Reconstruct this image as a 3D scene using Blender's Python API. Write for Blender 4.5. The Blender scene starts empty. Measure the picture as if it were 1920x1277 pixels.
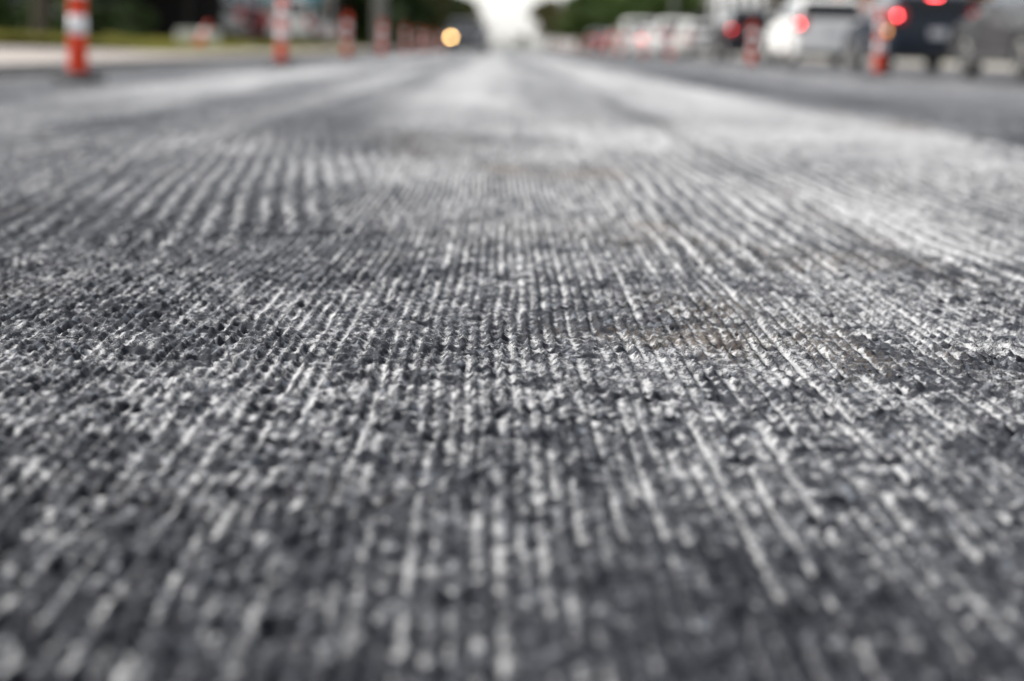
import bpy, bmesh, math, random
import numpy as np
from mathutils import Vector, Matrix

# ---------------------------------------------------------------- camera, sky, sun, exposure
scene = bpy.context.scene
COL = scene.collection
R = math.radians
CAM_H = 0.36
F_PX = 3200.0                                   # 60 mm on a 36 mm wide sensor, photograph 1920 wide

cam_d = bpy.data.cameras.new('camera')
cam = bpy.data.objects.new('camera', cam_d)
COL.objects.link(cam)
cam_d.sensor_width = 36.0
cam_d.lens = 36.0 * F_PX / 1920.0
cam_d.clip_start = 0.02
cam_d.clip_end = 6000.0
_v = Vector((935 - 960, 638.5 - 87.0, -F_PX)).normalized()      # road direction seen by the camera
_up = _v.cross(Vector((1, -0.02, 0))).normalized()
if _up.y < 0:
    _up = -_up
_ex = _v.cross(_up).normalized()
_rot = Matrix((_ex, _v, _up))
cam.matrix_world = Matrix.Translation((0, 0, CAM_H)) @ _rot.to_4x4()
cam_d.dof.use_dof = True
cam_d.dof.focus_distance = 2.09
cam_d.dof.aperture_fstop = 2.5
cam_d.dof.aperture_blades = 0
scene.camera = cam

SUN_AZ = R(-62)          # measured from the road direction towards the right
SUN_EL = R(40)
world = bpy.data.worlds.new('World')
scene.world = world
world.use_nodes = True
wn = world.node_tree
for n in list(wn.nodes):
    wn.nodes.remove(n)
sky = wn.nodes.new('ShaderNodeTexSky')
sky.sky_type = 'NISHITA'
sky.sun_disc = False
sky.sun_elevation = SUN_EL
sky.sun_rotation = SUN_AZ
sky.air_density = 1.0
sky.dust_density = 1.2
sky.ozone_density = 1.0
hs = wn.nodes.new('ShaderNodeHueSaturation')
hs.inputs['Saturation'].default_value = 0.2
bg = wn.nodes.new('ShaderNodeBackground')
bg.inputs['Strength'].default_value = 0.11
wo = wn.nodes.new('ShaderNodeOutputWorld')
wn.links.new(sky.outputs[0], hs.inputs['Color'])
wn.links.new(hs.outputs[0], bg.inputs['Color'])
wn.links.new(bg.outputs[0], wo.inputs['Surface'])

sun_d = bpy.data.lights.new('sun', 'SUN')
sun_d.energy = 3.2
sun_d.angle = R(7)
sun_d.color = (1.0, 0.962, 0.905)
sun = bpy.data.objects.new('sun', sun_d)
COL.objects.link(sun)
_sd = Vector((math.sin(SUN_AZ) * math.cos(SUN_EL), math.cos(SUN_AZ) * math.cos(SUN_EL), math.sin(SUN_EL)))
sun.rotation_euler = _sd.to_track_quat('Z', 'Y').to_euler()
sun.location = _sd * 50

scene.view_settings.view_transform = 'Standard'
scene.view_settings.look = 'None'
scene.view_settings.exposure = 1.1
scene.view_settings.gamma = 1.0
scene.view_settings.use_curve_mapping = False
scene.render.engine = 'CYCLES'
scene.cycles.use_denoising = True
try:
    scene.cycles.denoiser = 'OPENIMAGEDENOISE'
    scene.cycles.denoising_input_passes = 'RGB_ALBEDO_NORMAL'
    scene.cycles.denoising_prefilter = 'ACCURATE'
except Exception:
    pass
scene.cycles.max_bounces = 6
scene.cycles.sample_clamp_indirect = 6.0

rnd = random.Random(7)

# ---------------------------------------------------------------- materials
MATS = {}
def mat(name, col, rough=0.6, metal=0.0, spec=0.5, noise=0.0, scale=8.0, emit=None, strength=0.0, coat=0.0,
        trans=0.0, bump=0.0):
    """a principled material whose base colour is varied by a noise texture"""
    if name in MATS:
        return MATS[name]
    m = bpy.data.materials.new(name)
    m.use_nodes = True
    nt = m.node_tree
    b = nt.nodes['Principled BSDF']
    b.inputs['Roughness'].default_value = rough
    b.inputs['Metallic'].default_value = metal
    b.inputs['Specular IOR Level'].default_value = spec
    b.inputs['Coat Weight'].default_value = coat
    b.inputs['Coat Roughness'].default_value = 0.04
    b.inputs['Transmission Weight'].default_value = trans
    tc = nt.nodes.new('ShaderNodeTexCoord')
    nz = nt.nodes.new('ShaderNodeTexNoise')
    nz.inputs['Scale'].default_value = scale
    nz.inputs['Detail'].default_value = 5
    nt.links.new(tc.outputs['Object'], nz.inputs['Vector'])
    rp = nt.nodes.new('ShaderNodeValToRGB')
    k0, k1 = 1 - noise, 1 + noise
    rp.color_ramp.elements[0].position = 0.3
    rp.color_ramp.elements[1].position = 0.7
    rp.color_ramp.elements[0].color = (col[0]*k0, col[1]*k0, col[2]*k0, 1)
    rp.color_ramp.elements[1].color = (min(1, col[0]*k1), min(1, col[1]*k1), min(1, col[2]*k1), 1)
    nt.links.new(nz.outputs['Fac'], rp.inputs['Fac'])
    nt.links.new(rp.outputs['Color'], b.inputs['Base Color'])
    if bump:
        bp = nt.nodes.new('ShaderNodeBump')
        bp.inputs['Strength'].default_value = 0.6
        bp.inputs['Distance'].default_value = bump
        nt.links.new(nz.outputs['Fac'], bp.inputs['Height'])
        nt.links.new(bp.outputs['Normal'], b.inputs['Normal'])
    if emit:
        b.inputs['Emission Color'].default_value = (*emit, 1)
        b.inputs['Emission Strength'].default_value = strength
    MATS[name] = m
    return m

def road_material():
    m = bpy.data.materials.new('milled_asphalt')
    m.use_nodes = True
    nt = m.node_tree
    N, L = nt.nodes, nt.links
    b = N['Principled BSDF']
    tc = N.new('ShaderNodeTexCoord')
    def attr(n):
        a = N.new('ShaderNodeAttribute'); a.attribute_name = n
        return a.outputs['Fac']
    def noise(scale, detail=4, rough=0.6, stretch=None):
        z = N.new('ShaderNodeTexNoise')
        z.inputs['Scale'].default_value = scale
        z.inputs['Detail'].default_value = detail
        z.inputs['Roughness'].default_value = rough
        if stretch:
            mp = N.new('ShaderNodeMapping'); mp.inputs['Scale'].default_value = stretch
            L.new(tc.outputs['Object'], mp.inputs['Vector']); L.new(mp.outputs[0], z.inputs['Vector'])
        else:
            L.new(tc.outputs['Object'], z.inputs['Vector'])
        return z.outputs['Fac']
    def math_(op, a, b_=None, c=None, clamp=False):
        n = N.new('ShaderNodeMath'); n.operation = op; n.use_clamp = clamp
        for i, v in enumerate((a, b_, c)):
            if v is None: continue
            if isinstance(v, (int, float)): n.inputs[i].default_value = v
            else: L.new(v, n.inputs[i])
        return n.outputs[0]
    def sstep(v, lo, hi):
        n = N.new('ShaderNodeMapRange'); n.interpolation_type = 'SMOOTHSTEP'
        L.new(v, n.inputs['Value']); n.inputs['From Min'].default_value = lo; n.inputs['From Max'].default_value = hi
        return n.outputs['Result']
    def mixc(f, a, b_):
        n = N.new('ShaderNodeMix'); n.data_type = 'RGBA'
        if isinstance(f, (int, float)): n.inputs['Factor'].default_value = f
        else: L.new(f, n.inputs['Factor'])
        for i, v in ((6, a), (7, b_)):
            if isinstance(v, tuple): n.inputs[i].default_value = (*v, 1)
            else: L.new(v, n.inputs[i])
        return n.outputs[2]
    dust, tone, dirt, band_shade = attr('dust'), attr('tone'), attr('dirt'), attr('band_shade')  # last one carries painted lens darkening besides the real bands
    n1, n2, n3 = noise(420, 4, 0.75), noise(1300, 3, 0.75), noise(90, 3)
    # bitumen-coated stones: blue-black to mid grey, one tone for each stone
    rp = N.new('ShaderNodeValToRGB')
    e = rp.color_ramp.elements
    e[0].position = 0.0; e[0].color = (0.009, 0.0105, 0.0155, 1)
    e[1].position = 1.0; e[1].color = (0.17, 0.182, 0.205, 1)
    x = rp.color_ramp.elements.new(0.55); x.color = (0.035, 0.038, 0.046, 1)
    t = math_('ADD', tone, math_('MULTIPLY', math_('SUBTRACT', n1, 0.5), 0.5))
    t = math_('ADD', t, math_('MULTIPLY', band_shade, 0.12))
    L.new(t, rp.inputs['Fac'])
    # pale rock flour left by the milling drum
    d = math_('ADD', dust, math_('MULTIPLY', math_('SUBTRACT', n1, 0.5), 1.9))
    d = math_('ADD', d, math_('MULTIPLY', math_('SUBTRACT', n2, 0.5), 2.0))
    d = math_('ADD', d, math_('MULTIPLY', band_shade, 0.17))
    dm = sstep(d, 0.37, 0.79)
    fl = mixc(n3, (0.35, 0.352, 0.36), (0.52, 0.52, 0.522))
    c = mixc(dm, rp.outputs['Color'], fl)
    br = sstep(math_('ADD', dirt, math_('MULTIPLY', math_('SUBTRACT', n1, 0.5), 0.8)), 0.45, 0.95)
    c = mixc(math_('MULTIPLY', br, 0.75), c, mixc(n1, (0.03, 0.025, 0.02), (0.13, 0.10, 0.075)))
    L.new(c, b.inputs['Base Color'])
    rg = math_('ADD', math_('MULTIPLY', dm, 0.25), 0.62)
    L.new(rg, b.inputs['Roughness'])
    b.inputs['Specular IOR Level'].default_value = 0.09
    bp = N.new('ShaderNodeBump')
    bp.inputs['Strength'].default_value = 0.8
    bp.inputs['Distance'].default_value = 0.0011
    L.new(math_('ADD', n1, math_('MULTIPLY', n2, 0.6)), bp.inputs['Height'])
    L.new(bp.outputs['Normal'], b.inputs['Normal'])
    return m

# ---------------------------------------------------------------- mesh helpers
def link(name, me, m=None, parent=None, smooth=False):
    o = bpy.data.objects.new(name, me)
    COL.objects.link(o)
    if m is not None and not me.materials:
        me.materials.append(m)
    if smooth:
        me.polygons.foreach_set('use_smooth', [True] * len(me.polygons))
    if parent is not None:
        o.parent = parent
    return o

class MB:
    """collects shapes; build() links them as one mesh object"""
    def __init__(s):
        s.v = []; s.f = []
    def add(s, vs, fs):
        k = len(s.v)
        s.v += [tuple(p) for p in vs]
        s.f += [tuple(i + k for i in f) for f in fs]
        return s
    def box(s, x0, x1, y0, y1, z0, z1, bev=0.0):
        if bev <= 0:
            return s.add([(x, y, z) for x in (x0, x1) for y in (y0, y1) for z in (z0, z1)],
                         [(0, 1, 3, 2), (4, 6, 7, 5), (0, 4, 5, 1), (2, 3, 7, 6), (0, 2, 6, 4), (1, 5, 7, 3)])
        bm = bmesh.new()
        bmesh.ops.create_cube(bm, size=1)
        for v in bm.verts:
            v.co = ((x0 + x1) / 2 + v.co.x * (x1 - x0), (y0 + y1) / 2 + v.co.y * (y1 - y0), (z0 + z1) / 2 + v.co.z * (z1 - z0))
        bmesh.ops.bevel(bm, geom=list(bm.edges), offset=bev, segments=2, profile=0.6, affect='EDGES')
        bm.verts.index_update()
        s.add([v.co for v in bm.verts], [[v.index for v in f.verts] for f in bm.faces])
        bm.free()
        return s
    def tube(s, pts, rad, n=10, cap=True):
        pts = [Vector(p) for p in pts]
        rad = rad if isinstance(rad, (list, tuple)) else [rad] * len(pts)
        vs, fs = [], []
        for i, p in enumerate(pts):
            d = (pts[min(i + 1, len(pts) - 1)] - pts[max(i - 1, 0)]).normalized()
            a = d.orthogonal().normalized() if i == 0 else (a - d * a.dot(d)).normalized()
            b = d.cross(a)
            for j in range(n):
                t = 2 * math.pi * j / n
                vs.append(p + (a * math.cos(t) + b * math.sin(t)) * rad[i])
        for i in range(len(pts) - 1):
            for j in range(n):
                k = (j + 1) % n
                fs.append((i * n + j, i * n + k, (i + 1) * n + k, (i + 1) * n + j))
        if cap:
            fs.append(tuple(range(n))[::-1]); fs.append(tuple(range((len(pts) - 1) * n, len(pts) * n)))
        return s.add(vs, fs)
    def lathe(s, prof, n=24, axis='Z', c=(0, 0, 0), cap=True):
        vs, fs = [], []
        for r, h in prof:
            for j in range(n):
                t = 2 * math.pi * j / n
                p = (r * math.cos(t), r * math.sin(t), h)
                if axis == 'X': p = (p[2], p[0], p[1])
                elif axis == 'Y': p = (p[0], p[2], p[1])
                vs.append((p[0] + c[0], p[1] + c[1], p[2] + c[2]))
        m = len(prof)
        for i in range(m - 1):
            for j in range(n):
                k = (j + 1) % n
                fs.append((i * n + j, i * n + k, (i + 1) * n + k, (i + 1) * n + j))
        if cap:
            fs.append(tuple(range(n))[::-1]); fs.append(tuple(range((m - 1) * n, m * n)))
        return s.add(vs, fs)
    def panel(s, quad, t=0.012):
        """a thin slab on a planar outline, thickened outwards along its normal"""
        q = [Vector(p) for p in quad]
        nrm = (q[1] - q[0]).cross(q[2] - q[0]).normalized()
        n = len(q)
        vs = [p - nrm * t * 0.5 for p in q] + [p + nrm * t for p in q]
        fs = [tuple(range(n))[::-1], tuple(range(n, 2 * n))]
        fs += [(i, (i + 1) % n, n + (i + 1) % n, n + i) for i in range(n)]
        return s.add(vs, fs)
    def mesh(s, name):
        me = bpy.data.meshes.new(name)
        me.from_pydata(s.v, [], s.f)
        me.validate()
        bm = bmesh.new(); bm.from_mesh(me)
        bmesh.ops.recalc_face_normals(bm, faces=bm.faces)
        bm.to_mesh(me); bm.free()
        return me
    def build(s, name, m, parent=None, smooth=False, bevel=0.0):
        o = link(name, s.mesh(name), m, parent, smooth)
        if bevel:
            md = o.modifiers.new('bevel', 'BEVEL')
            md.width = bevel; md.segments = 2; md.limit_method = 'ANGLE'; md.angle_limit = R(25)
        return o

def tag(o, label=None, cat=None, group=None, kind=None):
    if label: o['label'] = label
    if cat: o['category'] = cat
    if group: o['group'] = group
    if kind: o['kind'] = kind
    return o

def empty(name, loc, rz=0.0, label=None, cat=None, group=None):
    o = bpy.data.objects.new(name, None)
    o.empty_display_size = 0.2
    COL.objects.link(o)
    o.location = loc
    o.rotation_euler = (0, 0, rz)
    return tag(o, label, cat, group)

def copy_tree(o, parent=None):
    c = o.copy()
    COL.objects.link(c)
    c.parent = parent
    for ch in o.children:
        copy_tree(ch, c)
    return c

# ---------------------------------------------------------------- numpy noise in world coordinates
def _hash(ix, iy, seed):
    h = (ix.astype(np.int64) * 374761393 + iy.astype(np.int64) * 668265263 + seed * 1274126177) & 0xFFFFFFFF
    h = ((h ^ (h >> 13)) * 1274126177) & 0xFFFFFFFF
    h = ((h ^ (h >> 16)) * 2246822519) & 0xFFFFFFFF
    return ((h ^ (h >> 15)) & 0xFFFFFF).astype(np.float32) / np.float32(0xFFFFFF)
def vn(x, y, seed):
    ix, iy = np.floor(x), np.floor(y)
    fx, fy = (x - ix).astype(np.float32), (y - iy).astype(np.float32)
    fx = fx * fx * (3 - 2 * fx); fy = fy * fy * (3 - 2 * fy)
    a, b = _hash(ix, iy, seed), _hash(ix + 1, iy, seed)
    c, d = _hash(ix, iy + 1, seed), _hash(ix + 1, iy + 1, seed)
    return (a * (1 - fx) + b * fx) * (1 - fy) + (c * (1 - fx) + d * fx) * fy
def fbm(x, y, seed, n=3, g=0.5):
    s, a, t = 0, 1.0, 0
    for i in range(n):
        s = s + a * vn(x * 2 ** i, y * 2 ** i, seed + 17 * i); t += a; a *= g
    return s / t
def sst(v, lo, hi):
    t = np.clip((v - lo) / (hi - lo), 0, 1)
    return t * t * (3 - 2 * t)
def worley(x, y, seed):
    ix, iy = np.floor(x), np.floor(y)
    f1 = np.full(x.shape, 9.0, np.float32); f2 = f1.copy()
    cid = np.zeros(x.shape, np.float32); tx = cid.copy(); ty = cid.copy()
    for dx in (-1, 0, 1):
        for dy in (-1, 0, 1):
            cx, cy = ix + dx, iy + dy
            px = cx + 0.1 + 0.8 * _hash(cx, cy, seed) - x
            py = cy + 0.1 + 0.8 * _hash(cx, cy, seed + 1) - y
            d = np.sqrt(px * px + py * py).astype(np.float32)
            near = d < f1
            f2 = np.where(near, f1, np.minimum(f2, d))
            cid = np.where(near, _hash(cx, cy, seed + 2), cid)
            tx = np.where(near, px, tx); ty = np.where(near, py, ty)
            f1 = np.where(near, d, f1)
    return f1, f2, cid, tx, ty

# ---------------------------------------------------------------- the milled road
def grown(start, step, grow, stop, maxstep):
    out, v, s = [], start, step
    while v < stop:
        v += s; s = min(s * grow, maxstep); out.append(v)
    return out
ROAD_L, ROAD_R = -4.35, 6.55
def road_axes():
    half = list(np.arange(0, 0.62, 0.0021))
    h2 = half[-1]
    r = half + grown(h2, 0.0021, 1.0085, ROAD_R, 0.25)
    l = half[1:] + grown(h2, 0.0021, 1.0085, -ROAD_L, 0.25)
    xs = np.array([-v for v in l[::-1]] + r)
    xs = np.clip(xs, ROAD_L, ROAD_R); xs = np.unique(xs)
    ys = [-0.6, -0.2, 0.1, 0.3, 0.5, 0.6, 0.68]
    v = 0.70
    while v < 620:
        ys.append(v)
        v += 0.0022 + 0.00085 * v * v if v < 6 else 0.033 * (v / 6) ** 1.35
    return xs, np.array(ys)

def build_road():
    xs, ys = road_axes()
    X, Y = np.meshgrid(xs, ys)
    X = X.ravel().astype(np.float64); Y = Y.ravel().astype(np.float64)
    print('road verts', X.size, len(xs), len(ys))
    near = sst(-Y, -14.0, -6.0)                               # fine relief fades where the grid gets coarse
    # meander of the drum tracks
    xw = X + 0.010 * (vn(X * 1.3, Y * 0.55, 3) - 0.5) + 0.007 * (vn(X * 6, Y * 3.1, 4) - 0.5) + 0.0022 * (vn(X * 42, Y * 14, 6) - 0.5)
    P = 0.0159
    u = xw / P
    k = np.floor(u)
    t = (u - k - 0.5).astype(np.float32)                      # -0.5 .. 0.5 across one tooth track
    kr = _hash(k, k * 0, 11)
    kr2 = _hash(k, k * 0 + 5, 12)
    # each tooth bites in scallops along the road
    Ls = 0.034
    s = Y / Ls + k * 0.37 + 0.25 * kr + 0.6 * vn(X * 20, Y * 6, 21)
    si = np.floor(s); sf = (s - si - 0.5).astype(np.float32)
    bite = _hash(k, si, 31)
    groove = (1 - np.minimum(1, np.abs(t) * 2) ** 1.7)        # 1 in the groove bottom
    scal = 1 - (np.abs(sf) * 2) ** 2
    depth = 0.0030 + 0.0020 * kr + 0.0014 * bite
    pair = (np.mod(k, 2) == 0).astype(np.float32); coarse = sst(vn(X * 1.1, Y * 0.4, 71) + 0.25 * sst(Y, 2.6, 4), 0.40, 0.62)
    depth = depth + 0.0020 * (pair - 0.4) * coarse
    broken = sst(vn(k * 2.71, Y / 0.11, 33) * 0.65 + 0.35 * vn(X * 60, Y * 28, 34), 0.30, 0.66)
    H = -groove * depth * (0.45 + 0.55 * scal) * (0.25 + 0.85 * broken)
    # stones plucked out or standing proud
    f1, f2, cid, tx, ty = worley(X / 0.0098 + 0.4 * vn(X * 170, Y * 140, 40), Y / 0.0140, 51)
    edge = sst(f2 - f1, 0.02, 0.30)
    a1, a2 = cid * 37.7 % 1.0 - 0.5, cid * 91.3 % 1.0 - 0.5
    proud = (cid - 0.5) * 0.0060 + (tx * a1 + ty * a2) * 0.0080
    rough_zone = sst(fbm(X * 5, Y * 2.6, 60, 3), 0.34, 0.62).astype(np.float32)
    keep = 0.50 + 0.50 * rough_zone
    H = H + edge * (0.0020 + proud) * keep * (1 - 0.80 * groove * (1 - rough_zone * 0.45))
    # second, larger and finer stones
    g1, g2, gid, gx, gy = worley(X / 0.031, Y / 0.036, 87)
    H = H + (gid > 0.66) * sst(g2 - g1, 0.0, 0.4) * 0.0030 * (1 - g1) * rough_zone
    H = H - (gid < 0.14) * sst(g2 - g1, 0.05, 0.5) * 0.0050
    fine = vn(X / 0.0046, Y / 0.0062, 91) - 0.5
    H = H + 0.0026 * fine * near + 0.0022 * (vn(X / 0.009, Y / 0.011, 92) - 0.5)
    # broad waves, dips and the joints between drum passes
    W = 0.014 * (fbm(X * 0.9, Y * 0.55, 101, 2) - 0.5) + 0.007 * (vn(X * 2.4, Y * 2.1, 102) - 0.5)
    def pass_joint(xc, w, y0):
        m = vn(Y * 0.4, Y * 0, 103) - 0.5
        return np.exp(-((X - xc - 0.10 * m) / w) ** 2) * sst(Y, y0, y0 + 1.0)
    J = pass_joint(0.78, 0.045, 2.2) + pass_joint(-1.02, 0.06, 2.4) + 0.8 * pass_joint(2.06, 0.08, 3)
    crack = np.exp(-((Y - 3.32 - 0.22 * X - 0.06 * vn(X * 9, X * 0, 5)) / 0.028) ** 2) * np.exp(-((X + 0.32) / 0.2) ** 2)
    W = W + 0.012 * sst(X, 2.02, 2.09) - 0.008 * (1 - sst(X, -1.06, -1.0))
    W = W + 0.0045 * (vn(X * 1.5, Y * 6.5, 105) - 0.5) * (1 - sst(Y, 5, 9))
    # coarse triple-track stripes where a worn drum crossed
    zl = sst(-X, 0.25, 0.45) * (1 - sst(-X, 1.05, 1.35)) * sst(Y, 2.7, 3.3) * (1 - sst(Y, 6.0, 7.6))
    zr = sst(X, 0.22, 0.36) * (1 - sst(X, 1.5, 1.9)) * sst(Y, 2.5, 3.0) * (1 - sst(Y, 5.0, 6.6))
    stripe = zl * np.cos(2 * np.pi * (X + 0.11 * (Y - 3.5) + 0.02 * vn(X * 3, Y * 2, 7)) / 0.052) + zr * np.cos(2 * np.pi * (X + 0.015 * vn(X * 3, Y * 3, 8)) / 0.046)
    stripe = stripe * (0.4 + 0.9 * vn(X * 7, Y * 2.2, 9))
    W = W + 0.0022 * stripe
    Z = H * (0.25 + 0.75 * near) + W * (1 - sst(Y, 12, 40)) - 0.006 * J - 0.007 * crack
    # ---- what lies on it: rock flour, stone tone, brown dirt, broad bands; lens darkening and far sheen painted in
    line = np.exp(-((t - 0.12 * (kr - 0.5)) / (0.15 + 0.10 * kr2)) ** 2) * (1 + (0.45 * pair - 0.35) * coarse)          # flour along the groove bottoms
    run = sst(vn(X * 0 + k * 3.17, Y / 0.13, 131) * 0.6 + 0.4 * vn(X * 0 + k * 1.3, Y / 0.035, 132), 0.22, 0.62)
    film = fbm(X * 150, Y * 95, 140, 3, 0.7)
    bare = (cid * 53.1 % 1.0)
    dust = 0.62 * line * run * (0.55 + 0.45 * broken) + 1.0 * (film - 0.44) + 0.44 * edge * (bare - 0.50) - 0.12 * (1 - edge)
    dust = dust + 0.45 * (fbm(X * 2.2, Y * 1.2, 150, 3) - 0.5) + 0.30
    dust = dust - 0.20 * sst(fbm(X * 6.5, Y * 4.5, 152, 3), 0.54, 0.70) * (1 - 0.8 * sst(Y, 2.6, 4.0)) + 0.05 + 0.12 * sst(Y, 2.3, 4.5)
    dust = dust * near + (0.60 + 0.4 * (fbm(X * 4, Y * 0.6, 151, 4, 0.65) - 0.5)) * (1 - near)  # far flour partly stands in for the sheen at grazing angles
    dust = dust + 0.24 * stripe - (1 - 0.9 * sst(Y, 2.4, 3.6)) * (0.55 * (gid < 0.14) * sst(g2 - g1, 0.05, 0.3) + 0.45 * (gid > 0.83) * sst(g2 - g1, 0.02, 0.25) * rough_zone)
    tone = np.where(edge > 0.15, (cid * 71.9 % 1.0) ** 2.2, 0.15) * near + 0.45 * (1 - near)
    tone = 0.08 + 0.85 * tone
    def blob(xc, yc, rx, ry):
        return np.exp(-(((X - xc) / rx) ** 2 + ((Y - yc) / ry) ** 2))
    dirt = 0.70 * sst(fbm(X * 3.4, Y * 2.0, 160, 3), 0.47, 0.72) * (0.55 + 0.45 * sst(X, -0.2, 0.3)) * (0.35 + 0.65 * (1 - groove))
    dirt = dirt + 0.60 * (1 - edge) * near * sst(fbm(X * 1.6, Y * 1.0, 165, 2), 0.38, 0.62)
    dirt = dirt + 0.42 * blob(-0.30, 6.3, 0.35, 0.9) + 0.5 * blob(0.14, 4.9, 0.28, 0.5) + 0.45 * blob(0.02, 1.34, 0.30, 0.07)
    dirt = dirt + 0.5 * blob(0.22, 2.12, 0.16, 0.10) + 0.35 * blob(0.55, 3.9, 0.35, 0.25) + 0.5 * crack + 0.35 * J
    dirt = dirt + 0.4 * blob(0.45, 2.2, 0.10, 0.35)
    dirt = dirt * (0.35 + 1.1 * fbm(X * 9, Y * 5, 163, 3))
    def strip(a, b, w=0.12):
        m = 0.25 * (fbm(Y * 0.22, Y * 0, 170, 2) - 0.5)
        return sst(X - m, a - w, a + w) * (1 - sst(X - m, b - w, b + w))
    far = sst(Y, 2.8, 4.6)
    band_shade = 0.40 * strip(0.95, 2.0, 0.30) * sst(Y, 4.5, 8.5) - 0.75 * sst(X, 0.8, 1.1) * (1 - sst(Y, 4.0, 7.0)) - 1.7 * strip(2.1, 3.3, 0.12) * far - 0.9 * strip(3.3, 6.6, 0.3) * far
    band_shade = band_shade + 0.45 * strip(-0.55, 0.15, 0.26) * sst(Y, 7.5, 12) - 0.5 * strip(0.2, 0.9, 0.1) * sst(Y, 6, 9)
    band_shade = band_shade - 0.7 * strip(-1.0, -0.62, 0.12) * sst(Y, 5, 8) + 0.2 * strip(-2.9, -2.0, 0.3) * sst(Y, 9, 14)
    band_shade = band_shade - 0.85 * (1 - sst(X, -1.1, -0.25)) * (1 - sst(Y, 7, 16)) - 1.3 * strip(-4.4, -2.9, 0.3)  # near left side painted darker as lens falloff, then the edge strip
    band_shade = band_shade - 0.8 * strip(-1.9, -1.3, 0.12) * sst(Y, 4, 6)
    band_shade = band_shade + 0.9 * (fbm(X * 3.0, Y * 0.30, 171, 4, 0.65) - 0.5) - 0.8 * J - 3.0 * crack
    band_shade = band_shade - 1.4 * (1 - sst(Y, 0.85, 1.85)) - 0.8 * blob(-0.28, 6.4, 0.32, 0.8) - 0.7 * blob(0.13, 5.0, 0.26, 0.5)  # nearest road painted darker as lens falloff, then two dark patches
    nx, ny = len(xs), len(ys)
    me = bpy.data.meshes.new('road')
    me.vertices.add(nx * ny)
    co = np.stack([X, Y, Z], 1).astype(np.float32)
    me.vertices.foreach_set('co', co.ravel())
    idx = np.arange(nx * ny).reshape(ny, nx)
    q = np.stack([idx[:-1, :-1], idx[:-1, 1:], idx[1:, 1:], idx[1:, :-1]], -1).reshape(-1, 4)
    nq = len(q)
    me.loops.add(nq * 4)
    me.loops.foreach_set('vertex_index', q.ravel().astype(np.int32))
    me.polygons.add(nq)
    me.polygons.foreach_set('loop_start', np.arange(0, nq * 4, 4, dtype=np.int32))
    me.polygons.foreach_set('use_smooth', np.ones(nq, bool))
    for nm, a in (('dust', dust), ('tone', tone), ('dirt', dirt), ('band_shade', band_shade)):
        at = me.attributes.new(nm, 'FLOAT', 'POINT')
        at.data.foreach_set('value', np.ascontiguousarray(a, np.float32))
    me.update(calc_edges=True)
    print('road quads', nq)
    o = link('road', me, road_material())
    return tag(o, 'milled grey asphalt road with parallel cutting grooves and pale dust', 'road', kind='structure')
build_road()

# ---------------------------------------------------------------- the rest of the ground
def strip_grid(name, x0, x1, y0, y1, zf, m, nx=12, ny=80, kind='structure', label=None):
    vs, fs = [], []
    for j in range(ny + 1):
        y = y0 + (y1 - y0) * (j / ny) ** 1.8
        for i in range(nx + 1):
            x = x0 + (x1 - x0) * i / nx
            vs.append((x, y, zf(x, y)))
    for j in range(ny):
        for i in range(nx):
            a = j * (nx + 1) + i
            fs.append((a, a + 1, a + nx + 2, a + nx + 1))
    o = MB().add(vs, fs).build(name, m, smooth=True)
    return tag(o, label, None, None, kind)

M_CONC = mat('concrete', (0.27, 0.235, 0.21), 0.85, noise=0.16, scale=2.5, bump=0.004)
M_KERB = mat('kerb_concrete', (0.27, 0.26, 0.25), 0.85, noise=0.2, scale=5, bump=0.004)
M_OLD = mat('old_asphalt', (0.085, 0.085, 0.092), 0.85, spec=0.2, noise=0.25, scale=3, bump=0.003)
M_SOIL = mat('earth', (0.10, 0.09, 0.055), 0.9, noise=0.3, scale=0.6)
M_GRASSY = mat('grass_ground', (0.25, 0.24, 0.06), 0.95, spec=0.1, noise=0.35, scale=1.2, bump=0.03)
M_BLADE = mat('grass_blade', (0.30, 0.285, 0.075), 0.8, spec=0.15, noise=0.35, scale=0.8)

g = MB().add([(-3000, -200, -0.09), (3000, -200, -0.09), (3000, 4000, -0.09), (-3000, 4000, -0.09)], [(0, 1, 2, 3)]).build('ground', M_SOIL)
tag(g, 'wide earth ground under and beyond the road', None, None, 'structure')
strip_grid('traffic_lane', 6.551, 12.6, -1, 620, lambda x, y: 0.022, M_OLD, 6, 60, label='older dark asphalt lane carrying the queue of cars')

def kerb(name, x0, x1, top, label):
    mb = MB()
    n = 60
    ys = [-1 + 621 * (i / n) ** 2 for i in range(n + 1)]
    prof = [(x0, -0.06), (x0, top - 0.02), (x0 + 0.02, top), (x1, top), (x1, -0.06)]
    vs = [(px, y, pz) for y in ys for px, pz in prof]
    m = len(prof)
    fs = [(j * m + i, j * m + i + 1, (j + 1) * m + i + 1, (j + 1) * m + i) for j in range(n) for i in range(m - 1)]
    mb.add(vs, fs)
    return tag(mb.build(name, M_KERB), label, None, None, 'structure')
strip_grid('gutter', -4.66, -4.351, -1, 620, lambda x, y: 0.008 - 0.03 * max(0, (-4.45 - x)), M_OLD, 4, 60, label='dark gutter strip at the left road edge')
kerb('kerb_left', -4.66, -4.84, 0.10, 'low concrete kerb along the left road edge')
kerb('kerb_right', 12.6, 12.78, 0.14, 'concrete kerb beyond the car queue')
strip_grid('sidewalk_left', -7.2, -4.841, -1, 620, lambda x, y: 0.098, M_CONC, 4, 90, label='pale concrete sidewalk left of the road')
strip_grid('driveway', -20.0, -7.201, 13.0, 37.0, lambda x, y: 0.10 + 0.012 * (-7.2 - x), M_CONC, 12, 20, label='pale concrete driveway crossing the grass at left')
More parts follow.
